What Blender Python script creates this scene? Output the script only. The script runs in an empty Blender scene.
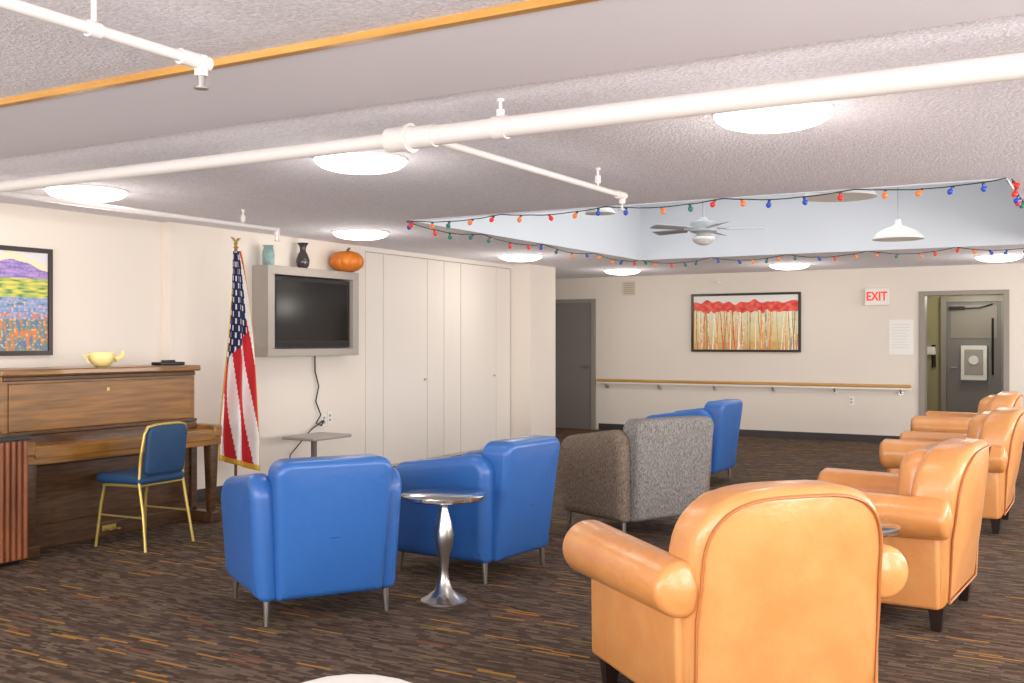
import bpy, math, random
from mathutils import Vector, Matrix
random.seed(7)
S = bpy.context.scene
pi = math.pi

def lin(c):
    return tuple(((v/255)/12.92 if v/255 <= .04045 else ((v/255+.055)/1.055)**2.4) for v in c)

# ---------------------------------------------------------------- materials
def mat(name, rgb, rough=.6, metal=0., bump=None, var=None, emis=0., emis_rgb=None, coat=0., spec=.5, stretch=(1,1,1)):
    m = bpy.data.materials.new(name); m.use_nodes = True
    nt = m.node_tree; N = nt.nodes; L = nt.links
    b = N['Principled BSDF']
    c = lin(rgb)
    b.inputs['Base Color'].default_value = (*c, 1)
    b.inputs['Roughness'].default_value = rough
    b.inputs['Metallic'].default_value = metal
    b.inputs['Specular IOR Level'].default_value = spec
    b.inputs['Coat Weight'].default_value = coat
    if emis:
        b.inputs['Emission Color'].default_value = (*lin(emis_rgb or rgb), 1)
        b.inputs['Emission Strength'].default_value = emis
    tc = N.new('ShaderNodeTexCoord'); mp = N.new('ShaderNodeMapping')
    mp.inputs['Scale'].default_value = stretch
    L.new(tc.outputs['Object'], mp.inputs['Vector'])
    if var:
        sc, rgb2 = var[0], var[1]
        n = N.new('ShaderNodeTexNoise'); n.inputs['Scale'].default_value = sc; n.inputs['Detail'].default_value = 5
        L.new(mp.outputs['Vector'], n.inputs['Vector'])
        r = N.new('ShaderNodeValToRGB')
        r.color_ramp.elements[0].position = .35; r.color_ramp.elements[1].position = .65
        r.color_ramp.elements[0].color = (*c, 1); r.color_ramp.elements[1].color = (*lin(rgb2), 1)
        L.new(n.outputs['Fac'], r.inputs['Fac']); L.new(r.outputs['Color'], b.inputs['Base Color'])
    if bump:
        n = N.new('ShaderNodeTexNoise'); n.inputs['Scale'].default_value = bump[0]; n.inputs['Detail'].default_value = 4
        L.new(mp.outputs['Vector'], n.inputs['Vector'])
        bp = N.new('ShaderNodeBump'); bp.inputs['Strength'].default_value = bump[1]; bp.inputs['Distance'].default_value = bump[2] if len(bump) > 2 else .01
        L.new(n.outputs['Fac'], bp.inputs['Height']); L.new(bp.outputs['Normal'], b.inputs['Normal'])
    return m

def attr_mat(name, rough=.5):
    m = bpy.data.materials.new(name); m.use_nodes = True
    N = m.node_tree.nodes; L = m.node_tree.links
    a = N.new('ShaderNodeAttribute'); a.attribute_name = 'Col'
    L.new(a.outputs['Color'], N['Principled BSDF'].inputs['Base Color'])
    N['Principled BSDF'].inputs['Roughness'].default_value = rough
    return m

def carpet_mat():
    m = bpy.data.materials.new('carpet'); m.use_nodes = True
    N = m.node_tree.nodes; L = m.node_tree.links; b = N['Principled BSDF']
    b.inputs['Roughness'].default_value = .95; b.inputs['Specular IOR Level'].default_value = .15
    tc = N.new('ShaderNodeTexCoord'); sp = N.new('ShaderNodeSeparateXYZ'); L.new(tc.outputs['Object'], sp.inputs[0])
    def M(op, a, bb=None):
        n = N.new('ShaderNodeMath'); n.operation = op
        for i, v in enumerate((a, bb)):
            if v is None: continue
            if isinstance(v, (int, float)): n.inputs[i].default_value = v
            else: L.new(v, n.inputs[i])
        return n.outputs[0]
    def layer(rowh, length, seed):
        row = M('FLOOR', M('DIVIDE', sp.outputs['Y'], rowh))
        w = N.new('ShaderNodeTexWhiteNoise'); w.noise_dimensions = '1D'; L.new(M('ADD', row, seed), w.inputs['W'])
        cell = M('FLOOR', M('ADD', M('DIVIDE', sp.outputs['X'], length), M('MULTIPLY', w.outputs['Value'], 17.3)))
        cb = N.new('ShaderNodeCombineXYZ'); L.new(cell, cb.inputs[0]); L.new(row, cb.inputs[1]); cb.inputs[2].default_value = seed
        w2 = N.new('ShaderNodeTexWhiteNoise'); w2.noise_dimensions = '3D'; L.new(cb.outputs[0], w2.inputs['Vector'])
        return w2.outputs['Value']
    base = layer(.016, .075, 3.5)
    dash = layer(.015, .19, 11.5)
    r1 = N.new('ShaderNodeValToRGB'); r1.color_ramp.interpolation = 'LINEAR'
    e = r1.color_ramp.elements
    e[0].position = 0; e[0].color = (*lin((66, 53, 44)), 1)
    e[1].position = 1; e[1].color = (*lin((114, 97, 82)), 1)
    x = e.new(.5); x.color = (*lin((85, 69, 58)), 1)
    L.new(base, r1.inputs['Fac'])
    r2 = N.new('ShaderNodeValToRGB'); r2.color_ramp.interpolation = 'CONSTANT'
    e = r2.color_ramp.elements
    e[0].position = 0; e[0].color = (*lin((166, 120, 50)), 1)
    e[1].position = .018; e[1].color = (*lin((134, 72, 50)), 1)
    x = e.new(.026); x.color = (*lin((124, 108, 60)), 1)
    L.new(dash, r2.inputs['Fac'])
    mask = M('LESS_THAN', dash, .036)
    mx = N.new('ShaderNodeMix'); mx.data_type = 'RGBA'
    L.new(mask, mx.inputs['Factor']); L.new(r1.outputs['Color'], mx.inputs['A']); L.new(r2.outputs['Color'], mx.inputs['B'])
    L.new(mx.outputs['Result'], b.inputs['Base Color'])
    n = N.new('ShaderNodeTexNoise'); n.inputs['Scale'].default_value = 250; L.new(tc.outputs['Object'], n.inputs['Vector'])
    bp = N.new('ShaderNodeBump'); bp.inputs['Strength'].default_value = .5; bp.inputs['Distance'].default_value = .004
    L.new(n.outputs['Fac'], bp.inputs['Height']); L.new(bp.outputs['Normal'], b.inputs['Normal'])
    return m

def weave_mat(name, a, c):
    m = mat(name, a, .9, bump=(150, .6, .004), var=(120, c), spec=.2, stretch=(1, 1, .45))
    return m

M_wall = mat('wall_paint', (232, 222, 211), .75, bump=(120, .08, .002))
M_wallback = mat('back_wall_paint', (226, 217, 206), .75, bump=(120, .08, .002))
M_closet = mat('closet_paint', (230, 222, 213), .5)
M_ceil = mat('popcorn_ceiling', (226, 223, 231), .9, bump=(75, .6, .015), var=(75, (248, 246, 252)))
M_soffit = mat('smooth_ceiling', (240, 238, 245), .8, bump=(14, .1, .01))
M_well = mat('lightwell_paint', (208, 212, 217), .8)
M_carpet = carpet_mat()
M_base = mat('baseboard_rubber', (62, 56, 56), .5)
M_oaktrim = mat('oak_trim', (206, 158, 84), .4, var=(20, (188, 136, 62)), stretch=(.1, 1, 1))
M_pipe = mat('painted_pipe', (226, 220, 216), .45)
M_steel = mat('brushed_steel', (200, 198, 195), .28, 1.)
M_chrome = mat('chrome', (215, 215, 215), .15, 1.)
M_dark = mat('dark_metal', (40, 38, 38), .4, .5)
M_blue = mat('blue_vinyl', (46, 98, 168), .38, bump=(18, .12, .02), coat=.1)
M_tan = mat('tan_leather', (211, 141, 80), .3, bump=(10, .22, .03), var=(5, (216, 152, 92)), coat=.08)
M_tanp = mat('tan_piping', (178, 110, 58), .4)
M_tweed = weave_mat('gray_tweed', (106, 102, 100), (154, 150, 146))
M_brown = weave_mat('brown_tweed', (100, 87, 77), (144, 128, 114))
M_ltgray = mat('light_gray_vinyl', (205, 200, 196), .5, bump=(20, .1, .01))
M_espresso = mat('espresso_wood', (42, 28, 24), .35)
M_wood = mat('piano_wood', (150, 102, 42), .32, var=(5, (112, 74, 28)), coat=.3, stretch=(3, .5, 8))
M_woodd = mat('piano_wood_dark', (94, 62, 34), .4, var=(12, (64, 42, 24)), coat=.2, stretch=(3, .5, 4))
M_ribs = mat('ribbed_wood', (146, 86, 52), .45, var=(10, (112, 62, 36)), stretch=(1, 1, .2))
M_black = mat('black_satin', (18, 18, 20), .3)
M_screen = mat('tv_glass', (10, 10, 12), .12, spec=.4)
M_taupe = mat('taupe_laminate', (166, 158, 150), .45)
M_tauped = mat('taupe_dark', (120, 112, 106), .5)
M_gold = mat('gold_paint', (196, 172, 96), .35, .6)
M_fringe = mat('gold_fringe', (222, 176, 60), .7)
M_red = mat('flag_red', (200, 32, 44), .7)
M_white = mat('flag_white', (240, 236, 234), .7)
M_navy = mat('flag_navy', (30, 34, 80), .7)
M_teal = mat('teal_upholstery', (22, 62, 100), .6, bump=(150, .2, .002))
M_pumpkin = mat('pumpkin', (220, 130, 40), .5, var=(12, (200, 108, 30)))
M_stem = mat('stem_green', (104, 92, 48), .7)
M_tealv = mat('teal_glaze', (150, 178, 172), .35, var=(14, (110, 140, 140)))
M_darkv = mat('dark_glaze', (62, 54, 58), .2)
M_cream = mat('cream_glaze', (240, 224, 150), .3)
M_graydoor = mat('gray_door_paint', (124, 120, 116), .5)
M_frame = mat('door_frame_paint', (146, 138, 128), .5)
M_whiteplastic = mat('white_plastic', (235, 232, 226), .4)
M_beige = mat('beige_metal', (214, 200, 176), .5)
M_exitr = mat('exit_red', (214, 60, 40), .5, emis=.6)
M_hall = mat('hall_paint', (158, 150, 112), .7)
M_lamp = mat('lamp_diffuser', (255, 250, 240), .4, emis=4, emis_rgb=(255, 246, 232))
M_fan = mat('fan_enamel', (170, 174, 178), .45)
M_glassw = mat('pendant_glass', (225, 224, 220), .4)
M_wire = mat('green_wire', (40, 60, 56), .6)
B_cols = [mat('bulb_red', (210, 50, 40), .3, emis=.3), mat('bulb_blue', (50, 80, 180), .3, emis=.2),
          mat('bulb_green', (50, 120, 110), .3, emis=.1), mat('bulb_orange', (220, 120, 60), .3, emis=.3)]
M_attr = attr_mat('painted_canvas')
M_winfr = mat('window_frame', (220, 218, 212), .5)

# ---------------------------------------------------------------- mesh builder
def round_poly(pts, rad, seg=6):
    out = []; n = len(pts)
    for i, p in enumerate(pts):
        r = rad[i] if isinstance(rad, (list, tuple)) else rad
        a = Vector(pts[i-1]); p = Vector(p); c = Vector(pts[(i+1) % n])
        d1 = (a-p); d2 = (c-p); r1 = min(r, d1.length*.49); r2 = min(r, d2.length*.49)
        if r < 1e-4: out.append(tuple(p)); continue
        s = p+d1.normalized()*r1; e = p+d2.normalized()*r2
        for k in range(seg+1):
            t = k/seg; w = 0.56
            c1 = s+(p-s)*w; c2 = e+(p-e)*w
            q = s*(1-t)**3+c1*3*t*(1-t)**2+c2*3*t*t*(1-t)+e*t**3
            out.append((q.x, q.y))
    return out

class MB:
    def __init__(s): s.v = []; s.f = []; s.m = []; s.mats = []
    def mi(s, m):
        if m not in s.mats: s.mats.append(m)
        return s.mats.index(m)
    def add(s, V, F, m):
        o = len(s.v); s.v += [tuple(x) for x in V]; k = s.mi(m)
        for f in F: s.f.append([i+o for i in f]); s.m.append(k)
    def box(s, x0, x1, y0, y1, z0, z1, m):
        V = [(x, y, z) for x in (x0, x1) for y in (y0, y1) for z in (z0, z1)]
        s.add(V, [(0, 1, 3, 2), (4, 6, 7, 5), (0, 4, 5, 1), (2, 3, 7, 6), (0, 2, 6, 4), (1, 5, 7, 3)], m)
    def tube(s, pts, r, m, n=8, cap=True):
        P = [Vector(p) for p in pts]; V = []; F = []
        R = r if isinstance(r, (list, tuple)) else [r]*len(P)
        up = None
        for i, p in enumerate(P):
            t = (P[min(i+1, len(P)-1)]-P[max(i-1, 0)]).normalized()
            if up is None:
                up = Vector((0, 0, 1)) if abs(t.z) < .9 else Vector((1, 0, 0))
            a = t.cross(up).normalized(); b = a.cross(t).normalized(); up = b
            for k in range(n):
                an = 2*pi*k/n; V.append(p+(a*math.cos(an)+b*math.sin(an))*R[i])
        for i in range(len(P)-1):
            for k in range(n):
                F.append((i*n+k, i*n+(k+1) % n, (i+1)*n+(k+1) % n, (i+1)*n+k))
        if cap:
            F.append(tuple(range(n))); F.append(tuple((len(P)-1)*n+k for k in range(n-1, -1, -1)))
        s.add(V, F, m)
    def lathe(s, prof, c, m, n=24, fn=None):
        V = []; F = []
        for r, z in prof:
            for k in range(n):
                a = 2*pi*k/n; rr = r*(fn(a) if fn else 1)
                V.append((c[0]+rr*math.cos(a), c[1]+rr*math.sin(a), c[2]+z))
        for i in range(len(prof)-1):
            for k in range(n):
                F.append((i*n+k, i*n+(k+1) % n, (i+1)*n+(k+1) % n, (i+1)*n+k))
        F.append(tuple(range(n-1, -1, -1))); F.append(tuple((len(prof)-1)*n+k for k in range(n)))
        s.add(V, F, m)
    def rbox(s, x0, x1, y0, y1, z0, z1, r, m, fn=None, k=4, mid=6, puff=0):
        c = Vector(((x0+x1)/2, (y0+y1)/2, (z0+z1)/2)); h = Vector(((x1-x0)/2, (y1-y0)/2, (z1-z0)/2)); r = min(r, min(h)*.98)
        ax = []
        for i in range(3):
            a = [-h[i]+r-r*math.tan(pi/4*(1-t/k)) for t in range(k+1)]
            b = h[i]-r
            a += [(-b+2*b*t/mid) for t in range(1, mid)]
            a += [-v for v in a[:k+1]][::-1]
            ax.append(a)
        idx = {}; V = []; F = []
        n = len(ax[0])
        def g(i, j, l):
            key = (i, j, l)
            if key not in idx:
                p = Vector((ax[0][i], ax[1][j], ax[2][l]))
                q = Vector([max(-(h[a]-r), min(h[a]-r, p[a])) for a in range(3)])
                d = p-q; pt = q+(d.normalized()*r if d.length > 1e-9 else d)
                if puff:
                    u = [pt[a]/h[a] for a in range(3)]
                    pt.z += puff*math.copysign(1, pt.z)*(1-u[0]**2)*(1-u[1]**2) if abs(u[2]) > .5 else 0
                pt += c
                if fn: pt = Vector(fn(*pt))
                idx[key] = len(V); V.append(pt)
            return idx[key]
        e = n-1
        for i in range(e):
            for j in range(e):
                F += [(g(i, j, 0), g(i, j+1, 0), g(i+1, j+1, 0), g(i+1, j, 0)), (g(i, j, e), g(i+1, j, e), g(i+1, j+1, e), g(i, j+1, e)),
                      (g(i, 0, j), g(i+1, 0, j), g(i+1, 0, j+1), g(i, 0, j+1)), (g(i, e, j), g(i, e, j+1), g(i+1, e, j+1), g(i+1, e, j)),
                      (g(0, i, j), g(0, i, j+1), g(0, i+1, j+1), g(0, i+1, j)), (g(e, i, j), g(e, i+1, j), g(e, i+1, j+1), g(e, i, j+1))]
        s.add(V, F, m)
    def slab(s, out, w0, w1, r, fn, m, puff=0., k=5, rings=4):
        """rounded extrusion of a closed outline (a,b); fn(a,b,w)->xyz"""
        n = len(out); P = [Vector(p) for p in out]
        area = sum(P[i].x*P[(i+1) % n].y-P[(i+1) % n].x*P[i].y for i in range(n))
        if area < 0: P.reverse()
        cen = sum(P, Vector((0, 0)))/n
        nor = []
        for i in range(n):
            t = (P[(i+1) % n]-P[i-1]).normalized(); nor.append(Vector((-t.y, t.x)))
        def ring(ins, w, sc=1.):
            return [fn(*(cen+(P[i]+nor[i]*ins-cen)*sc), w) for i in range(n)]
        L = []
        for q in range(rings, 0, -1):
            sc = 1-q/(rings+.5); L.append(ring(r, w0-puff*(1-sc*sc), sc))
        for q in range(k+1):
            a = pi/2*q/k; L.append(ring(r*(1-math.sin(a)), w0+r*(1-math.cos(a))))
        for q in range(k+1):
            a = pi/2*(1-q/k); L.append(ring(r*(1-math.sin(a)), w1-r*(1-math.cos(a))))
        for q in range(1, rings+1):
            sc = 1-q/(rings+.5); L.append(ring(r, w1+puff*(1-sc*sc), sc))
        V = [p for l in L for p in l]; F = []
        for i in range(len(L)-1):
            for j in range(n):
                F.append((i*n+j, i*n+(j+1) % n, (i+1)*n+(j+1) % n, (i+1)*n+j))
        F.append(tuple(range(n-1, -1, -1))); F.append(tuple((len(L)-1)*n+j for j in range(n)))
        s.add(V, F, m)
    def obj(s, name, loc=(0, 0, 0), rz=0., parent=None, smooth=40, bevel=0):
        me = bpy.data.meshes.new(name); me.from_pydata(s.v, [], s.f); me.validate()
        for m in s.mats: me.materials.append(m)
        if len(me.polygons) == len(s.m): me.polygons.foreach_set('material_index', s.m)
        import bmesh
        bm = bmesh.new(); bm.from_mesh(me); bmesh.ops.recalc_face_normals(bm, faces=bm.faces); bm.to_mesh(me); bm.free()
        if smooth:
            me.shade_smooth(); me.set_sharp_from_angle(angle=math.radians(smooth))
        o = bpy.data.objects.new(name, me); S.collection.objects.link(o)
        o.location = loc; o.rotation_euler = (0, 0, rz)
        if parent: o.parent = parent
        if bevel:
            b = o.modifiers.new('bevel', 'BEVEL'); b.width = bevel; b.segments = 2; b.limit_method = 'ANGLE'
        return o

def B(name, x0, x1, y0, y1, z0, z1, m, bevel=0):
    b = MB(); c = ((x0+x1)/2, (y0+y1)/2, z0)
    b.box(x0-c[0], x1-c[0], y0-c[1], y1-c[1], 0, z1-z0, m)
    return b.obj(name, c, smooth=0, bevel=bevel)

def empty(name, loc, rz=0.):
    e = bpy.data.objects.new(name, None); S.collection.objects.link(e); e.location = loc; e.rotation_euler = (0, 0, rz)
    e.empty_display_size = .1
    return e

def facing(fx, fy): return math.atan2(-fx, fy)

# ---------------------------------------------------------------- room shell
CH = 2.42
XR = 3.0; YN = -2.6; YB = 15.15; XL = -8.7
B('floor', XL, XR, YN, 17.4, -.1, 0, M_carpet)
B('wall_left_piano', -7.3, -7.1, YN, 6.3, 0, CH, M_wall)
B('wall_left_tv', -7.3, -7.0, 6.3, 8.97, 0, CH, M_wall)
B('wall_left_closet', -7.3, -7.04, 8.97, 12.1, 0, CH, M_closet)
B('trim_2', -7.04, -7.0, 8.97, 12.1, 2.37, CH, M_closet)
ys = [8.98, 9.30, 10.15, 10.50, 10.87, 11.72, 12.09]
for i in range(len(ys)-1):
    cd = empty('closet_door', (-7.038, (ys[i]+ys[i+1])/2, .03)); hw = (ys[i+1]-ys[i])/2-.005
    p = MB(); p.box(0, .034, -hw, hw, 0, 2.33, M_closet); p.obj('panel', parent=cd, smooth=0, bevel=.003)
    if i in (1, 4):
        p = MB(); p.tube([(.034, hw-.06, .93), (.06, hw-.06, .93)], .013, M_steel); p.obj('knob', parent=cd)
B('wall_left_column', XL, -6.7, 12.1, 12.8, 0, CH, M_wall)
B('wall_recess', XL-.1, XL, 12.8, YB, 0, CH, M_wall)
DX0, DX1, DH = -2.28, -1.29, 2.03
b = MB()
b.box(XL, DX0, YB, YB+.15, 0, CH, M_wallback); b.box(DX1, XR, YB, YB+.15, 0, CH, M_wallback); b.box(DX0, DX1, YB, YB+.15, DH, CH, M_wallback)
b.obj('wall_back', smooth=0)
def wall_win(name, axis, pos, a0, a1, wins, z0=.8, z1=2.15, thick=.15):
    b = MB()
    def bx(p, q, zz0, zz1):
        if axis == 'x': b.box(pos, pos+thick, p, q, zz0, zz1, M_wall)
        else: b.box(p, q, pos-thick, pos, zz0, zz1, M_wall)
    cur = a0
    for w0, w1 in wins:
        bx(cur, w0, 0, CH); bx(w0, w1, 0, z0); bx(w0, w1, z1, CH); cur = w1
    bx(cur, a1, 0, CH); b.obj(name, smooth=0)
wr = [(-1.6, .6), (1.6, 3.8), (4.8, 7.0), (8.4, 10.6), (11.6, 13.8)]  # window openings out of view, added to let light into the room
wn = [(-6.2, -4.0), (-3.2, -1.0), (-.4, 1.8)]  # same for the wall behind the camera: unseen, added for lighting
wall_win('wall_right', 'x', XR, YN, YB, wr)
wall_win('wall_near', 'y', YN, XL, XR, wn)
k = 1
for (a, c) in wr:
    b = MB(); t = .05
    for q in ((a, a+t), (c-t, c), ((a+c)/2-t/2, (a+c)/2+t/2)): b.box(XR+.05, XR+.1, q[0], q[1], .8, 2.15, M_winfr)
    b.box(XR+.05, XR+.1, a, c, .8, .85, M_winfr); b.box(XR+.05, XR+.1, a, c, 2.1, 2.15, M_winfr)
    b.obj('window_%d' % k, smooth=0); k += 1
for (a, c) in wn:
    b = MB(); t = .05
    for q in ((a, a+t), (c-t, c), ((a+c)/2-t/2, (a+c)/2+t/2)): b.box(q[0], q[1], YN-.1, YN-.05, .8, 2.15, M_winfr)
    b.box(a, c, YN-.1, YN-.05, .8, .85, M_winfr); b.box(a, c, YN-.1, YN-.05, 2.1, 2.15, M_winfr)
    b.obj('window_%d' % k, smooth=0); k += 1
OX0, OX1, OY0, OY1 = -5.15, -.6, 7.2, 12.1
b = MB(); T = CH+.12
b.box(XL, XR, YN, 2.78, CH, T, M_ceil)
b.box(XL, XR, 2.78, 3.55, CH-.02, T, M_soffit)
b.box(XL, XR, 3.55, OY0, CH, T, M_ceil); b.box(XL, OX0, OY0, OY1, CH, T, M_ceil); b.box(OX1, XR, OY0, OY1, CH, T, M_ceil)
b.box(XL, XR, OY1, YB+.15, CH, T, M_ceil)
b.obj('ceiling', smooth=0)
b = MB(); WH = 3.7; g = .012
b.box(OX0-.1, OX0, OY0-.1, OY1+.1, T, WH, M_well); b.box(OX1, OX1+.1, OY0-.1, OY1+.1, T, WH, M_well)
b.box(OX0, OX1, OY0-.1, OY0, T, WH, M_well); b.box(OX0, OX1, OY1, OY1+.1, T, WH, M_well)
b.box(OX0, OX0+g, OY0, OY1, CH-.01, WH, M_well); b.box(OX0+g, OX1, OY1-g, OY1, CH-.01, WH, M_well)
b.box(OX1-g, OX1, OY0, OY1-g, CH-.01, WH, M_well); b.box(OX0+g, OX1-g, OY0, OY0+g, CH-.01, WH, M_well)
b.obj('wall_lightwell', smooth=0)
B('ceiling_lightwell', OX0-.1, OX1+.1, OY0-.1, OY1+.1, WH, WH+.1, M_well)
B('trim_1', -7.1, XR, 2.745, 2.78, CH-.025, CH, M_oaktrim)
B('baseboard_back', -7.15, DX0-.06, YB-.012, YB, 0, .1, M_base)
B('baseboard_back_right', DX1+.08, XR, YB-.012, YB, 0, .1, M_base)
B('baseboard_left_piano', -7.1, -7.088, YN, 6.3, 0, .1, M_base)
B('baseboard_left_tv', -7.0, -6.988, 6.3, 8.97, 0, .1, M_base)
B('baseboard_left_column', -6.7, -6.688, 12.1, 12.8, 0, .1, M_base)
B('baseboard_column_face', -7.0, -6.688, 12.088, 12.1, 0, .1, M_base)
B('wall_hall_back', -3.0, -.4, 17.2, 17.3, 0, CH, M_hall)
B('wall_hall_left', -2.75, -2.65, YB+.15, 17.2, 0, CH, M_hall)
B('wall_hall_right', -.9, -.8, YB+.15, 17.2, 0, CH, M_hall)
B('ceiling_hall', -3.0, -.4, YB+.15, 17.3, CH, CH+.1, M_soffit)
b = MB()
b.box(DX0-.06, DX0+.01, YB-.03, YB+.18, 0, DH+.05, M_frame); b.box(DX1-.01, DX1+.06, YB-.03, YB+.18, 0, DH+.05, M_frame); b.box(DX0, DX1, YB-.03, YB+.18, DH-.01, DH+.05, M_frame)
b.obj('trim_doorway', smooth=0, bevel=.004)
b = MB()
b.box(-2.34, -2.26, 17.12, 17.199, 0, 2.08, M_frame); b.box(-1.5, -1.42, 17.12, 17.199, 0, 2.08, M_frame); b.box(-2.26, -1.5, 17.12, 17.199, 2.0, 2.08, M_frame)
b.box(-2.26, -1.5, 17.16, 17.199, .0, 2.0, M_graydoor)
b.box(-2.2, -1.56, 17.15, 17.165, 1.45, 1.95, M_frame)
b.tube([(-2.19, 17.16, 1.0), (-2.19, 17.09, 1.0), (-2.1, 17.09, 1.0)], .012, M_steel)
b.box(-2.22, -2.0, 17.10, 17.16, 1.88, 1.93, M_dark); b.tube([(-2.0, 17.12, 1.9), (-1.8, 17.06, 1.9), (-1.62, 17.13, 1.96)], .01, M_dark)
b.tube([(-1.62, 17.14, .9), (-1.62, 17.14, 1.75)], .015, M_dark)
b.obj('utility_door', smooth=30)
b = MB(); b.box(-2.05, -1.69, 17.06, 17.15, .82, 1.34, M_whiteplastic); b.box(-2.0, -1.74, 17.05, 17.06, .9, 1.28, M_taupe)
b.tube([(-1.87, 17.05, 1.12), (-1.87, 17.03, 1.12)], .07, M_whiteplastic, 16); b.obj('electrical_panel', smooth=30, bevel=.004)
b = MB(); b.box(-1.41, -1.32, 17.12, 17.2, 1.45, 1.85, M_red); b.obj('wall_fire_alarm_box', smooth=0, bevel=.01)
b = MB()
b.tube([(-2.45, 17.19, 1.0), (-2.45, 17.19, 1.35)], .03, M_dark); b.box(-2.55, -2.42, 17.12, 17.2, 1.2, 1.32, M_whiteplastic); b.obj('wall_phone', smooth=30)
b = MB()
b.box(-8.2, -8.14, YB-.04, YB, 0, 2.08, M_frame); b.box(-7.27, -7.2, YB-.04, YB, 0, 2.08, M_frame); b.box(-8.14, -7.27, YB-.04, YB, 2.02, 2.08, M_frame)
b.box(-8.14, -7.27, YB-.02, YB, 0, 2.02, M_graydoor)
b.tube([(-7.33, YB-.02, 1.0), (-7.33, YB-.08, 1.0), (-7.44, YB-.08, 1.0)], .014, M_steel)
b.obj('door_1', smooth=30)

# ---------------------------------------------------------------- ceiling lamps
def dome_lamp(x, y):
    e = empty('ceiling_lamp', (x, y, CH))
    p = MB(); p.lathe([(.20, -.012), (.262, -.012), (.264, -.0), (.20, -.0)], (0, 0, 0), M_whiteplastic, 36); p.obj('ring', parent=e)
    p = MB(); p.lathe([(.258, -.013), (.25, -.028), (.225, -.046), (.17, -.062), (.09, -.072), (.01, -.074)], (0, 0, 0), M_lamp, 36); p.obj('diffuser', parent=e)
for x, y in [(-1.33, 4.62), (-3.66, 4.65), (-6.0, 4.68), (-6.1, 7.75), (-6.12, 10.8), (-6.1, 13.7), (-3.75, 13.8), (-1.23, 13.7), (1.1, 4.62), (1.1, 8), (1.1, 11), (-1.3, .6), (-5.2, .6)]:
    dome_lamp(x, y)

# ---------------------------------------------------------------- sprinkler pipes
PZ = 2.3
b = MB()
b.tube([(-7.09, 3.8, PZ), (-2.75, 3.8, PZ)], .034, M_pipe, 16); b.tube([(-2.75, 3.8, PZ), (XR-.01, 3.8, PZ)], .044, M_pipe, 16)
b.tube([(-2.83, 3.8, PZ), (-2.70, 3.8, PZ)], .056, M_pipe, 16); b.tube([(-2.70, 3.8, PZ), (-2.58, 3.8, PZ)], .050, M_pipe, 16)
b.tube([(-2.72, 3.8, PZ), (-2.705, 3.8, PZ)], .066, M_pipe, 16)
b.tube([(-2.65, 3.8, PZ), (-2.65, 5.94, PZ)], .018, M_pipe, 12)
b.tube([(-2.65, 5.88, PZ), (-2.65, 5.98, PZ)], .025, M_pipe, 12); b.tube([(-2.65, 5.95, PZ), (-2.65, 5.95, PZ-.05)], .020, M_pipe, 10)
b.tube([(-5.87, 3.8, PZ), (-5.87, 6.4, PZ)], .019, M_pipe, 12); b.tube([(-5.87, 6.38, PZ+.01), (-5.87, 6.38, PZ-.05)], .022, M_pipe, 10)
b.tube([(-5.93, 3.8, PZ), (-5.81, 3.8, PZ)], .05, M_pipe, 16)
for (x, y) in [(-2.25, 3.8), (-6.0, 3.8), (-2.65, 5.6), (-5.87, 6.0), (.6, 3.8)]:
    top = CH
    b.tube([(x, y, PZ), (x, y, top)], .008, M_pipe, 8); b.tube([(x, y, top-.012), (x, y, top)], .016, M_pipe, 12)
    b.tube([(x, y, PZ+.03), (x, y, PZ+.075)], .018, M_pipe, 8)
for (x, y) in [(-2.65, 5.95), (-5.87, 6.38)]:
    b.tube([(x, y, PZ-.05), (x, y, PZ-.085)], .01, M_steel, 8); b.tube([(x, y, PZ-.085), (x, y, PZ-.09)], .022, M_steel, 10)
for x in (-2.25,): b.tube([(x-.03, 3.8, PZ), (x+.03, 3.8, PZ)], .050, M_pipe, 16)
b.obj('sprinkler_pipe')
b = MB()
b.tube([(-2.56, YN+.01, PZ), (-2.56, 2.42, PZ)], .018, M_pipe, 12); b.tube([(-2.56, 2.34, PZ), (-2.56, 2.46, PZ)], .025, M_pipe, 12)
b.tube([(-2.56, 2.43, PZ+.02), (-2.56, 2.43, PZ-.045)], .022, M_pipe, 12); b.tube([(-2.56, 2.43, PZ-.04), (-2.56, 2.43, PZ-.08)], .011, M_steel, 8)
b.tube([(-2.56, 2.43, PZ-.08), (-2.56, 2.43, PZ-.086)], .024, M_steel, 12)
for y in (2.02, 0): b.tube([(-2.56, y, PZ), (-2.56, y, CH)], .008, M_pipe, 8); b.tube([(-2.56, y-.02, PZ), (-2.56, y+.02, PZ)], .024, M_pipe, 12)
b.obj('branch_sprinkler_line')

# ---------------------------------------------------------------- string lights
b = MB()
def swag(p0, p1, n, sag, per=5):
    p0 = Vector(p0); p1 = Vector(p1); pts = []; N = n*10
    for i in range(N+1):
        t = i/N; f = (t*n) % 1; q = p0.lerp(p1, t); q.z -= sag*4*f*(1-f); q.z += random.uniform(-.004, .002); pts.append(q)
    b.tube(pts, .004, M_wire, 5)
    d = 10/per; i = .5
    while i < N:
        a = int(i); q = pts[a].lerp(pts[min(a+1, N)], i-a)
        c = random.choice(B_cols); ang = random.uniform(-.9, .9); dr = Vector((math.sin(ang)*.7, random.uniform(-.4, .2), -abs(math.cos(ang)))).normalized()
        prof = [0, .014, .014, .021, .026, .024, .015, .004]; pos = [0, .001, .018, .026, .04, .055, .072, .08]
        b.tube([q, q+dr*.018], .010, M_wire, 6)
        b.tube([q+dr*(.012+z*.6) for z in pos[1:]], [r*.78 for r in prof[1:]], c, 8)
        i += d*random.uniform(.7, 1.3)
E = .03
swag((OX0, OY0-E, CH-.008), (OX1, OY0-E, CH-.008), 5, .03, 4)
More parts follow.
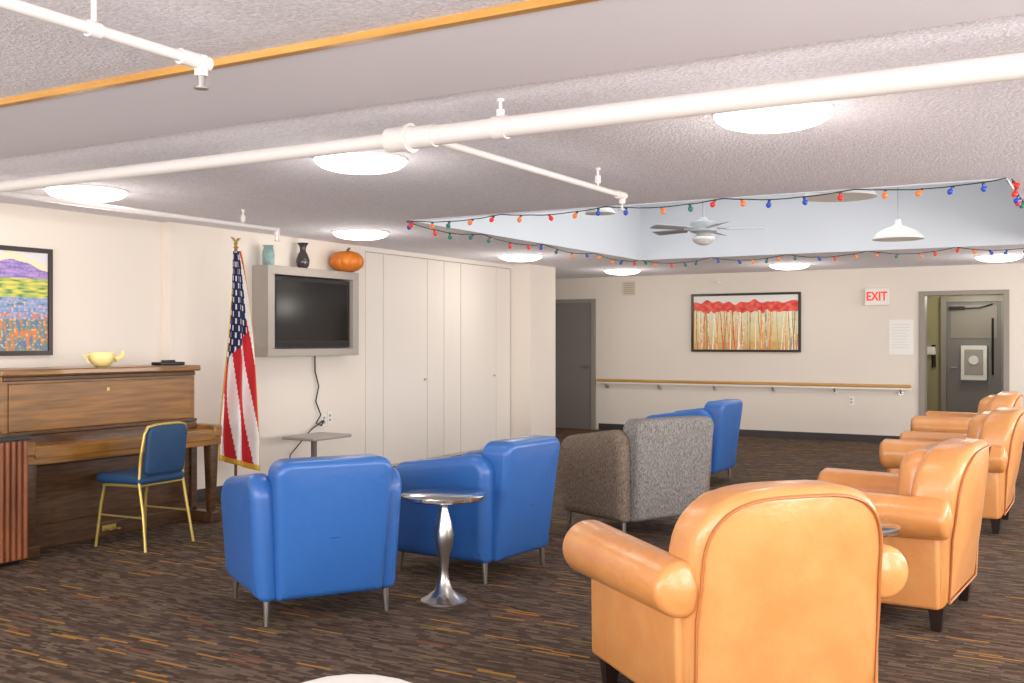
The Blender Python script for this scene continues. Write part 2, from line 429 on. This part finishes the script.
swag((OX0-E, OY0, CH-.008), (OX0-E, OY1, CH-.008), 4, .04, 4)
swag((OX0, OY1+E, CH-.008), (OX1, OY1+E, CH-.008), 5, .05, 4.5)
swag((OX1+E, OY0, CH-.008), (OX1+E, OY1, CH-.008), 4, .04, 5)
b.obj('string_lights')

# ---------------------------------------------------------------- ceiling fan and pendants
b = MB()
b.tube([(0, 0, .12), (0, 0, WH-2.43)], .012, M_fan, 10)
b.lathe([(.02, .14), (.05, .11), (.12, .09), (.135, .03), (.13, -.0), (.07, -.02), (.065, -.035)], (0, 0, 0), M_fan, 28)
b.lathe([(.065, -.035), (.105, -.05), (.11, -.075), (.08, -.11), (.03, -.13), (.01, -.133)], (0, 0, 0), M_glassw, 28)
for i in range(5):
    a = 2*pi*i/5+.35
    def R(p, a=a): return (p[0]*math.cos(a)-p[1]*math.sin(a), p[0]*math.sin(a)+p[1]*math.cos(a), p[2])
    o = round_poly([(.2, -.05), (.58, -.065), (.58, .065), (.2, .05)], .03, 4)
    b.slab(o, .02, .03, .003, lambda x, y, w, R=R: R((x, y, w+y*.2)), M_fan, k=2, rings=1)
    b.tube([R((.11, 0, .035)), R((.24, 0, .032))], .014, M_fan, 6)
b.obj('ceiling_fan', (-3.43, 9.6, 2.45))
def pendant(x, y, z, r, name='pendant_lamp'):
    b = MB()
    b.lathe([(r, 0), (r*.97, .02), (r*.8, r*.28), (r*.5, r*.45), (r*.2, r*.55), (.03, r*.62), (.025, r*.8)], (0, 0, 0), M_glassw, 32)
    b.tube([(0, 0, r*.7), (0, 0, WH-z)], .006, M_fan, 6)
    b.lathe([(.06, WH-z-.03), (.06, WH-z)], (0, 0, 0), M_fan, 16)
    b.obj(name, (x, y, z))
pendant(-1.66, 9.6, 2.29, .215)
pendant(-1.84, 8.2, 2.50, .27)
pendant(-3.86, 8.2, 2.5, .13)

# ---------------------------------------------------------------- chairs
def tub_chair(name, loc, f, m, W=.80, m2=None, side=None, zs=1.):
    b = MB(); hw = W/2; side = side or m
    def tilt(y, z): return y-.085*max(0, z-.12)/.7
    arm = round_poly([(-.35, .12), (.35, .12), (.395, .655), (-.38, .765)], [.03, .04, .16, .14], 8)
    for s in (-1, 1):
        b.slab(arm, 0, .135, .058, lambda a, z, w, s=s: (s*(hw-.165+w+.06*max(0, z-.2)), a, z), side, puff=.01)
    bw = hw-.115
    bk = round_poly([(-bw+.01, .125), (bw-.01, .125), (bw+.02, .82), (-bw-.02, .82)], [.02, .02, .08, .08], 8)
    b.slab(bk, -.392, -.19, .04, lambda x, z, w: (x, tilt(w, z), z), m2 or m, puff=.008)
    b.rbox(-hw+.15, hw-.15, -.25, .375, .26, .445, .045, m2 or m, puff=.02)
    b.rbox(-hw+.13, hw-.13, -.3, .35, .13, .28, .02, m, mid=2)
    b.rbox(-hw+.16, hw-.16, -.28, -.14, .42, .74, .05, m2 or m, fn=lambda x, y, z: (x, tilt(y, z)+.02, z))
    for sx in (-1, 1):
        for y in (-.31, .31):
            b.tube([(sx*(hw-.09), y, .14), (sx*(hw-.085), y*1.03, 0)], [.02, .012], M_steel, 12)
    b.v = [(x, y, z*zs) for x, y, z in b.v]
    return b.obj(name, (loc[0], loc[1], 0), facing(*f), smooth=60)

tub_chair('blue_armchair', (-3.73, 4.30), (-.85, .53), M_blue)
tub_chair('blue_armchair', (-3.46, 5.50), (-1, .06), M_blue)
tub_chair('blue_armchair', (-3.74, 10.02), (-1, 0), M_blue, W=.84)
tub_chair('tweed_armchair', (-3.13, 7.27), (-.90, .43), M_tweed, W=.94, side=M_brown, zs=1.04)

def club_chair(name, loc, f, m=M_tan, mp=M_tanp, bw=.395, ah=.30, pw=(.62, .72), zs=1.):
    b = MB()
    def tl(y, z): return y-.07*max(0, z-.3)/.6
    for s in (-1, 1):
        pan = round_poly([(.29, .11), (.42, .11), (.425, .56), (.30, .56)], .02, 3)
        b.slab(pan, -.36, .40, .02, lambda x, z, w, s=s: (s*x, w, z), m, puff=.004)
        roll = [(.42+.118*math.cos(a), .55+.112*math.sin(a)) for a in [2*pi*i/32 for i in range(32)]]
        def rf(x, z, w, s=s):
            t = (w+.38)/.8; sc = .88+.12*min(1, max(0, t)*1.3)
            return (s*(.41+(x-.41)*sc), w, .55+(z-.55)*sc)
        b.slab(roll, -.41, .445, .035, rf, m, puff=.014)
        b.tube([(s*(.42+.09*math.cos(a)), .447, .55+.085*math.sin(a)) for a in [2*pi*i/24 for i in range(25)]], .005, mp, 6)
    out = [(-.40, .11), (.40, .11), (.405, .44), (bw, .56), (bw, .60)]
    for i in range(1, 24):
        a = pi*i/24; c = math.cos(a); q = math.sin(a)
        out.append((bw*math.copysign(abs(c)**pw[0], c), .60+ah*abs(q)**pw[1]))
    out += [(-bw, .60), (-bw, .56), (-.405, .44)]
    b.slab(out, -.44, -.22, .05, lambda x, z, w: (x, tl(w, z)+.06*(x/.42)**2, z), m, puff=.012)
    cz = .5
    pip = [(x*.92, cz+(z-cz)*.92) for x, z in out]
    b.tube([(x, tl(-.444, z)+.06*(x/.42)**2, z) for x, z in pip+[pip[0]]], .006, mp, 6)
    b.rbox(-.3, .3, -.3, -.08, .44, .86, .09, m, fn=lambda x, y, z: (x*(1-.25*max(0, z-.6)), tl(y, z), z))
    b.rbox(-.295, .295, -.22, .44, .29, .48, .06, m, puff=.025)
    b.rbox(-.31, .31, -.33, .40, .11, .31, .02, m, mid=2)
    for sx in (-1, 1):
        for y in (-.34, .34):
            x = sx*.36; V = []
            for zz, h in ((0, .022), (.12, .036)):
                V += [(x-h, y-h, zz), (x+h, y-h, zz), (x+h, y+h, zz), (x-h, y+h, zz)]
            b.add(V, [(0, 3, 2, 1), (4, 5, 6, 7), (0, 1, 5, 4), (1, 2, 6, 5), (2, 3, 7, 6), (3, 0, 4, 7)], M_espresso)
    b.v = [(x, y, z*zs) for x, y, z in b.v]
    return b.obj(name, (loc[0], loc[1], 0), facing(*f), smooth=60)
club_chair('tan_club_chair', (-1.31, 3.97), (-.752, .66))
club_chair('tan_club_chair', (-1.08, 5.80), (-1, .05))
club_chair('tan_club_chair', (-1.11, 8.75), (-1, 0))
club_chair('tan_club_chair', (-1.33, 11.5), (-1, 0))
club_chair('light_gray_club_chair', (-1.245, 1.57), (-.6, .8), M_ltgray, M_taupe, bw=.29, ah=.40, pw=(1, .95), zs=.880)

# ---------------------------------------------------------------- side tables
def ped_table(x, y):
    b = MB()
    b.lathe([(.125, 0), (.125, .008), (.10, .022), (.05, .06), (.028, .12), (.024, .17), (.032, .24), (.05, .31), (.054, .36), (.042, .43), (.024, .49), (.02, .52), (.03, .545), (.06, .553)], (0, 0, 0), M_steel, 32)
    b.lathe([(.05, .55), (.22, .553), (.228, .56), (.228, .575), (.222, .58), (.01, .581)], (0, 0, 0), M_chrome, 48)
    b.obj('pedestal_side_table', (x, y, 0))
ped_table(-3.15, 4.72); ped_table(-1.06, 4.86)
b = MB()
b.rbox(-.2, .2, -.28, .28, .48, .51, .012, M_taupe, mid=2); b.box(-.04, 0, -.04, .0, .02, .48, M_tauped); b.box(-.18, .18, -.2, .2, 0, .02, M_tauped)
b.obj('laptop_table', (-6.6, 7.72, 0), smooth=40)

# ---------------------------------------------------------------- piano
P = empty('upright_piano', (-6.4, 5.1, 0))
def pb(name, x0, x1, y0, y1, z0, z1, m, bev=.006):
    q = MB(); q.box(x0, x1, y0, y1, z0, z1, m); return q.obj(name, parent=P, smooth=0, bevel=bev)
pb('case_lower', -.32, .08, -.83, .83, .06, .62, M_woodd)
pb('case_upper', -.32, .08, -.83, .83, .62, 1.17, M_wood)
pb('lid', -.34, .12, -.86, .86, 1.17, 1.215, M_wood, .01)
pb('front_molding', .08, .10, -.82, .82, 1.135, 1.165, M_woodd)
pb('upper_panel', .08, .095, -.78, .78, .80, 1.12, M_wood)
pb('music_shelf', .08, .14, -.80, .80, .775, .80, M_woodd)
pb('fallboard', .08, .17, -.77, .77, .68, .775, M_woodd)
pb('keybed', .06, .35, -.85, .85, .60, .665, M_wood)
pb('key_slip', .33, .36, -.78, .78, .64, .71, M_wood)
pb('key_lid', .14, .345, -.77, .77, .70, .722, M_wood)
for s in (-1, 1):
    pb('cheek', .06, .365, s*.81-.04, s*.81+.04, .66, .755, M_wood, .015)
    q = MB()
    q.slab(round_poly([(-.032, -.032), (.032, -.032), (.032, .032), (-.032, .032)], .01, 2), .08, .6, .004, lambda a, c, w, s=s: (.30+a*(.85+.5*max(0, w-.45)/.15), s*.79+c*(.85+.5*max(0, w-.45)/.15), w), M_woodd, rings=1)
    q.obj('leg', parent=P)
    pb('toe', .04, .36, s*.79-.05, s*.79+.05, 0, .085, M_woodd, .012)
    pb('side_post', .06, .1, s*.81-.03, s*.81+.03, .06, .6, M_woodd)
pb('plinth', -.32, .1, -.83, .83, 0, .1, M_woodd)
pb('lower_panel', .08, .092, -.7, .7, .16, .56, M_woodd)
pb('pedal_plate', .1, .106, -.06, .06, .04, .08, M_gold)
q = MB()
for y in (-.035, .035): q.rbox(.1, .17, y-.012, y+.012, .05, .06, .004, M_gold, mid=1, k=2)
q.obj('pedals', parent=P)
pb('badge', .09, .097, -.012, .012, 1.045, 1.07, M_gold, .002)
b = MB(); b.lathe([(.04, 0), (.055, .008), (.088, .04), (.095, .08), (.088, .105), (.08, .10), (.08, .05), (.03, .02), (.005, .018)], (0, 0, 0), M_cream, 28, fn=lambda a: 1+.06*math.cos(5*a))
b.tube([(.06, .07, .05), (.07, .12, .07), (.06, .14, .11)], [.02, .016, .012], M_cream, 8)
b.tube([(-.02, -.08, .09), (-.03, -.14, .08), (-.02, -.10, .03)], [.009, .009, .009], M_cream, 8)
b.obj('cream_bowl', (-6.5, 5.20, 1.215))
b = MB(); b.rbox(-.06, .06, -.12, .12, 0, .025, .01, M_black, mid=2); b.rbox(-.03, .03, -.05, .05, .022, .04, .008, M_black, mid=2); b.obj('black_desk_tray', (-6.45, 5.78, 1.215))

P2 = empty('ribbed_wood_cabinet', (-6.2, 3.78, 0))
q = MB(); q.box(-.25, .235, -.42, .42, .03, .78, M_ribs); q.box(-.22, .2, -.4, .4, 0, .03, M_black)
q.obj('carcass', parent=P2, smooth=0)
q = MB()
for i in range(21): q.tube([(.238, -.41+i*.041, .04), (.238, -.41+i*.041, .775)], .017, M_ribs, 8)
for i in range(13): q.tube([(-.24+i*.039, -.422, .04), (-.24+i*.039, -.422, .775)], .016, M_ribs, 8)
q.obj('ribs', parent=P2)
q = MB(); q.box(-.27, .265, -.45, .44, .78, .81, M_black); q.obj('top', parent=P2, smooth=0, bevel=.005)

# ---------------------------------------------------------------- banquet chair (local +Y = facing)
b = MB()
for s in (-1, 1):
    x = s*.2
    b.tube([(x*1.1, -.24, 0), (x*1.02, -.2, .25), (x, -.16, .45), (x*.98, -.17, .62), (x*.95, -.2, .78), (x*.86, -.21, .825), (x*.5, -.215, .838), (0, -.216, .84)], .011, M_gold, 8)
    b.tube([(x*1.1, .22, 0), (x, .19, .3), (x*.98, .16, .425), (x*.98, .0, .43), (x, -.16, .43)], .011, M_gold, 8)
    b.tube([(x*1.02, .197, .22), (x*1.03, -.205, .22)], .007, M_gold, 6)
b.tube([(-.2, -.16, .43), (.2, -.16, .43)], .01, M_gold, 6); b.tube([(-.2, .17, .42), (.2, .17, .42)], .01, M_gold, 6)
b.rbox(-.215, .215, -.18, .235, .435, .495, .028, M_teal, puff=.01)
bo = round_poly([(-.175, .50), (.175, .50), (.178, .83), (-.178, .83)], [.03, .03, .06, .06], 6)
b.slab(bo, -.022, .022, .018, lambda x, z, w: (x, w-.165-.11*max(0, z-.52)-.02, z), M_teal, puff=.008)
b.obj('banquet_chair', (-5.84, 5.02, 0), facing(-1, -.06), smooth=60)

# ---------------------------------------------------------------- TV cabinet
T_ = empty('wall_tv_cabinet', (-7.0, 7.94, 1.26))
def tb(name, x0, x1, y0, y1, z0, z1, m, bev=.003):
    q = MB(); q.box(x0, x1, y0, y1, z0, z1, m); return q.obj(name, parent=T_, smooth=0, bevel=bev)
hw = .67
tb('frame_top', 0, .2, -hw, hw, .77, .85, M_taupe); tb('frame_bottom', 0, .2, -hw, hw, 0, .07, M_taupe)
tb('frame_left', 0, .2, -hw, -hw+.09, .07, .77, M_taupe); tb('frame_right', 0, .2, hw-.09, hw, .07, .77, M_taupe)
tb('back_panel', 0, .02, -hw+.09, hw-.09, .07, .77, M_tauped)
tb('tv_bezel', .06, .165, -hw+.11, hw-.11, .085, .755, M_black); tb('tv_screen', .165, .168, -hw+.145, hw-.145, .15, .72, M_screen, 0)
tb('tv_speaker', .165, .17, -hw+.145, hw-.145, .1, .135, M_dark, 0)
b = MB(); b.lathe([(.05, 0), (.055, .02), (.058, .1), (.05, .15), (.04, .165), (.05, .19), (.045, .19), (.03, .16), (.01, .15)], (0, 0, 0), M_tealv, 24); b.obj('teal_vase', (-6.88, 7.36, 2.11))
b = MB(); b.lathe([(.04, 0), (.06, .03), (.066, .08), (.05, .13), (.03, .17), (.032, .21), (.055, .25), (.05, .25), (.025, .21), (.01, .2)], (0, 0, 0), M_darkv, 24); b.obj('dark_vase', (-6.88, 7.84, 2.11))
b = MB()
prof = [(.02, .012), (.07, 0), (.12, .02), (.165, .06), (.178, .105), (.165, .15), (.125, .19), (.07, .208), (.03, .198), (.012, .19)]
b.lathe(prof, (0, 0, 0), M_pumpkin, 64, fn=lambda a: 1-.09*(1-abs(math.sin(5*a)))**2)
b.tube([(0, 0, .185), (.005, .005, .22), (.02, .02, .245)], [.018, .012, .013], M_stem, 8)
b.obj('pumpkin', (-6.82, 8.44, 2.11))
b = MB()
b.tube([(-6.97, 8.12, 1.27), (-6.975, 8.13, 1.1), (-6.97, 8.18, .95), (-6.975, 8.14, .8), (-6.96, 8.2, .66), (-6.97, 8.14, .58), (-6.97, 8.22, .55), (-6.98, 8.27, .6)], .007, M_black, 6)
b.tube([(-6.98, 8.26, .6), (-6.96, 8.05, .52), (-6.96, 7.75, .3), (-6.97, 7.72, .12)], .006, M_black, 6)
b.obj('power_cord')
def plate(name, x, y, z, ax, w=.035, h=.06, m=M_whiteplastic):
    b = MB()
    if ax == 'x':
        b.box(0, .008, -w, w, -h, h, m); b.box(.008, .011, -.015, .015, .01, .035, M_taupe); b.box(.008, .011, -.015, .015, -.035, -.01, M_taupe)
    else:
        b.box(-w, w, -.008, 0, -h, h, m); b.box(-.015, .015, -.011, -.008, .01, .035, M_taupe); b.box(-.015, .015, -.011, -.008, -.035, -.01, M_taupe)
    b.obj(name, (x, y, z), smooth=0, bevel=.002)
plate('wall_outlet', -7.0, 8.29, .6, 'x'); plate('wall_outlet', -7.0, 8.38, .62, 'x'); plate('wall_outlet', -3.24, YB, .57, 'y')

# ---------------------------------------------------------------- flag
FL = empty('american_flag_on_pole', (-6.7, 6.76, 0))
q = MB()
q.tube([(0, 0, .02), (0, 0, 2.22)], .013, mat('oak_pole', (120, 84, 40), .4), 10)
q.lathe([(.13, 0), (.13, .02), (.06, .05), (.03, .07), (.025, .12)], (0, 0, 0), M_gold, 28)
q.lathe([(.012, 2.21), (.026, 2.225), (.012, 2.24), (.02, 2.26), (.006, 2.275)], (0, 0, 0), M_gold, 14)
for s in (-1, 1):
    q.tube([(0, 0, 2.27), (0, s*.03, 2.30), (0, s*.06, 2.31)], [.01, .012, .003], M_gold, 6)
q.obj('pole', parent=FL)
q = MB(); NU, NV = 64, 120
def fp(u, v):
    z = 2.19-1.93*v*(1-.06*(1-u))
    w = .05+.28*min(1, v*1.15)**.8
    y = (u-.42)*w*1.1+.012*math.sin(v*5)
    x = .035+.04*math.sin(u*2*pi*2.3+v*1.5)*(.3+.7*min(1, v*2))+.02*u
    y += .016*math.sin(u*2*pi*2.3+1.2)
    return (x, y, z)
V = [fp(i/NU, j/NV) for j in range(NV+1) for i in range(NU+1)]
grp = {}
for j in range(NV):
    for i in range(NU):
        u = (i+.5)/NU; v = (j+.5)/NV
        if i < 2 or i >= NU-4 or j >= NV-3: m = M_fringe
        elif v < .44+.22*(.5-u) and u < .80:
            m = M_navy
            if (i % 8 in (2, 3)) and (j % 8 in (2, 3, 4)): m = M_white
            if (i % 8 in (6, 7)) and (j % 8 in (6, 7, 0)): m = M_white
        else:
            s = u*5.0-v*3.2+6
            m = M_red if int(s) % 2 == 0 else M_white
        grp.setdefault(m, []).append((j*(NU+1)+i, j*(NU+1)+i+1, (j+1)*(NU+1)+i+1, (j+1)*(NU+1)+i))
q.v = V
for m, fs in grp.items():
    k = q.mi(m)
    for f in fs: q.f.append(list(f)); q.m.append(k)
ob = q.obj('flag_cloth', parent=FL, smooth=80, rz=math.radians(-40))
sm = ob.modifiers.new('thick', 'SOLIDIFY'); sm.thickness = .003

# ---------------------------------------------------------------- paintings
from mathutils import noise as nz
def noise(x, y, s=0): return nz.noise(Vector((x, y, s)))
def canvas(name, cx, cy, cz, w, h, ax, colfn, fm, NX=150, NY=80, fw=.035):
    e = empty(name, (cx, cy, cz))
    V = []; F = []; C = []
    for j in range(NY+1):
        for i in range(NX+1):
            a = (i/NX-.5)*w; z = (j/NY-.5)*h
            V.append((0.02, a, z) if ax == 'x' else (a, -.02, z))
    me = bpy.data.meshes.new('canvas')
    for j in range(NY):
        for i in range(NX):
            p = j*(NX+1)+i; F.append((p, p+1, p+NX+2, p+NX+1)); C.append(colfn((i+.5)/NX, (j+.5)/NY))
    me.from_pydata(V, [], F); ca = me.color_attributes.new('Col', 'FLOAT_COLOR', 'CORNER')
    buf = []
    for c in C: buf += [*lin([max(0, min(255, v)) for v in c]), 1]*4
    ca.data.foreach_set('color', buf); me.materials.append(M_attr)
    o = bpy.data.objects.new('canvas', me); S.collection.objects.link(o); o.parent = e
    q = MB(); H = h/2; W = w/2
    for (a0, a1, z0, z1) in ((-W-fw, W+fw, H, H+fw), (-W-fw, W+fw, -H-fw, -H), (-W-fw, -W, -H, H), (W, W+fw, -H, H)):
        if ax == 'x': q.box(0, .035, a0, a1, z0, z1, fm)
        else: q.box(a0, a1, -.035, 0, z0, z1, fm)
    if ax == 'x': q.box(0, .018, -W, W, -H, H, fm)
    else: q.box(-W, W, -.018, 0, -H, H, fm)
    q.obj('frame', parent=e, smooth=0)
trunks = [(random.random(), random.uniform(-.05, .05), random.uniform(.0022, .006), random.choice([(250, 246, 230), (224, 130, 70), (240, 160, 90), (170, 150, 110), (250, 244, 225), (214, 90, 60)])) for _ in range(70)]
def mixc(a, b, t): t = max(0, min(1, t)); return tuple(a[k]*(1-t)+b[k]*t for k in range(3))
def trees(u, v):
    top = .70+.05*noise(u*9, 1)+.06*noise(u*26, 5)
    c = mixc((216, 186, 122), (242, 230, 184), v*1.5+.25*noise(u*12, v*8))
    if v > .4: c = mixc(c, (216, 222, 200), (v-.4)*1.6+.4*noise(u*7, v*7, 3))
    if v < .14+.06*noise(u*20, 8): c = mixc(c, (216, 160, 96), .6+.5*noise(u*40, v*20))
    if v < .85:
        for x, sl, w, k in trunks:
            if abs(u-(x+sl*(v-.3)+.006*noise(v*6, x*40))) < w*(1.2-.5*v): c = k
    if v > top:
        c = mixc((216, 50, 44), (244, 116, 96), .5+.9*noise(u*22, v*14))
    if v > .88+.10*noise(u*11, 20): c = (232, 232, 226)
    return c
canvas('autumn_trees_painting', -4.77, YB, 1.68, 1.58, .80, 'y', trees, M_espresso, 260, 110)
def land(u, v):
    n = noise(u*7, v*5); n2 = noise(u*9, v*46, 4); n3 = noise(u*40, v*40, 9); n4 = noise(u*26, v*9, 2)
    hill = .86+.05*math.sin(u*7.5-3.2)+.02*n
    if v > hill: c = mixc((240, 226, 180), (222, 218, 228), (v-hill)*8+.6*n2)
    elif v > .73: c = mixc((124, 112, 186), (188, 152, 204), .5+n2+n3*.6)
    elif v > .54: c = mixc((124, 166, 88), (236, 212, 96), .5+1.1*n2+.5*n)
    elif v > .32: c = mixc((104, 140, 184), (172, 170, 206), .5+1.0*n2+.7*n3)
    else: c = mixc((96, 120, 158), (140, 158, 96), .5+1.3*n4)
    if v < .38 and n4 > .06 and n3 > -.2: c = mixc(c, (224, 118, 78), .8)
    if v < .5 and n3 > .34: c = mixc(c, (240, 196, 130), .8)
    if .45 < v < .73 and n2 < -.3: c = mixc(c, (80, 116, 92), .6)
    return c
canvas('landscape_painting', -7.1, 4.76, 1.70, .82, .74, 'x', land, M_espresso, 170, 150)

# ---------------------------------------------------------------- back-wall fittings
b = MB()
X0, X1 = -7.15, -2.43
b.rbox(X0, X1, YB-.10, YB-.055, .765, .81, .018, M_oaktrim, mid=1, k=3)
b.box(X0, X1, YB-.085, YB-.07, .74, .765, M_whiteplastic)
for i in range(6):
    x = X0+.15+i*(X1-X0-.3)/5; b.tube([(x, YB, .69), (x, YB-.05, .70), (x, YB-.078, .745)], .012, M_steel, 8); b.tube([(x, YB, .69), (x, YB-.008, .69)], .035, M_steel, 12)
b.obj('handrail')
ES = empty('exit_sign', (-2.89, YB, 2.02))
q = MB(); q.box(-.16, .16, -.06, 0, -.12, .12, M_whiteplastic); q.obj('housing', parent=ES, smooth=0, bevel=.008)
tcv = bpy.data.curves.new('letters', 'FONT'); tcv.body = 'EXIT'; tcv.size = .17; tcv.align_x = 'CENTER'; tcv.align_y = 'CENTER'; tcv.extrude = .002; tcv.offset = .004
tcv.materials.append(M_exitr); to = bpy.data.objects.new('letters', tcv); S.collection.objects.link(to); to.parent = ES; to.location = (0, -.063, 0); to.rotation_euler = (pi/2, 0, 0); to.scale = (.8, 1, 1)
M_text = mat('notice_text', (215, 212, 210), .6)
b = MB(); b.box(-.16, .16, -.006, 0, -.24, .24, M_whiteplastic)
for i in range(9): b.box(-.12, .12-.05*random.random(), -.0075, -.006, .17-i*.04, .178-i*.04, M_text)
b.obj('wall_notice', (-2.58, YB, 1.46), smooth=0)
b = MB(); b.box(-.11, .11, -.02, 0, -.11, .11, M_beige)
for i in range(6): b.box(-.085, .085, -.024, -.02, -.08+i*.03, -.07+i*.03, M_taupe)
b.obj('air_vent', (-6.62, YB, 2.23), smooth=0)
b = MB(); b.rbox(-.06, .06, -.05, 0, -.02, .02, .01, M_whiteplastic, mid=1, k=2); b.tube([(0, -.05, 0), (0, -.09, 0)], .012, M_steel); b.obj('wall_sprinkler', (-5.2, YB, 2.28))

# ---------------------------------------------------------------- lights
def area(name, loc, rot, sx, sy, e, col):
    l = bpy.data.lights.new(name, 'AREA'); l.shape = 'RECTANGLE'; l.size = sx; l.size_y = sy; l.energy = e; l.color = col
    o = bpy.data.objects.new(name, l); S.collection.objects.link(o); o.location = loc; o.rotation_euler = rot
    return o
for (a, c) in wr:
    area('window_daylight', (XR+.02, (a+c)/2, 1.47), (0, pi/2, 0), 1.3, 2.1, 108, (1, .98, .96))  # fill area light placed in each added right-wall opening
for (a, c) in wn:
    area('window_daylight', ((a+c)/2, YN-.02, 1.47), (pi/2, 0, 0), 2.1, 1.3, 138, (1, .98, .96))  # fill area light placed in each added opening behind the camera
area('lightwell_skylight', ((OX0+OX1)/2, (OY0+OY1)/2, WH-.03), (0, 0, 0), 3.5, 3.8, 76, (.97, .98, 1))
def lamp(loc, e, col, r=.15):
    l = bpy.data.lights.new('ceiling_bulb', 'POINT'); l.energy = e; l.color = col; l.shadow_soft_size = r  # bare point fill, has no fixture of its own
    o = bpy.data.objects.new('ceiling_bulb', l); S.collection.objects.link(o); o.location = loc
for x, y in [(-1.33, 4.62), (-3.66, 4.65), (-6.0, 4.68), (-6.1, 7.75), (-6.12, 10.8), (-6.1, 13.7), (-3.75, 13.8), (-1.23, 13.7), (-1.3, .6), (-5.2, .6)]:
    lamp((x, y, CH-.42), 9, (1, .94, .87))  # added fill floating below the domes to spread light over the ceiling
lamp((-1.8, 16.3, 2.1), 18, (1, .96, .85))  # point light added to brighten the hall, without a fixture
w = bpy.data.worlds.new('world'); S.world = w; w.use_nodes = True
w.node_tree.nodes['Background'].inputs[0].default_value = (.9, .95, 1, 1); w.node_tree.nodes['Background'].inputs[1].default_value = 1.2
S.view_settings.view_transform = 'Standard'
S.view_settings.look = 'None'

cam = bpy.data.cameras.new('camera'); co = bpy.data.objects.new('camera', cam); S.collection.objects.link(co)
co.location = (0, 0, 1.4); co.rotation_euler = (pi/2, 0, math.radians(30)); cam.lens = 36.9; cam.sensor_width = 36
cam.clip_start = .05
S.camera = co
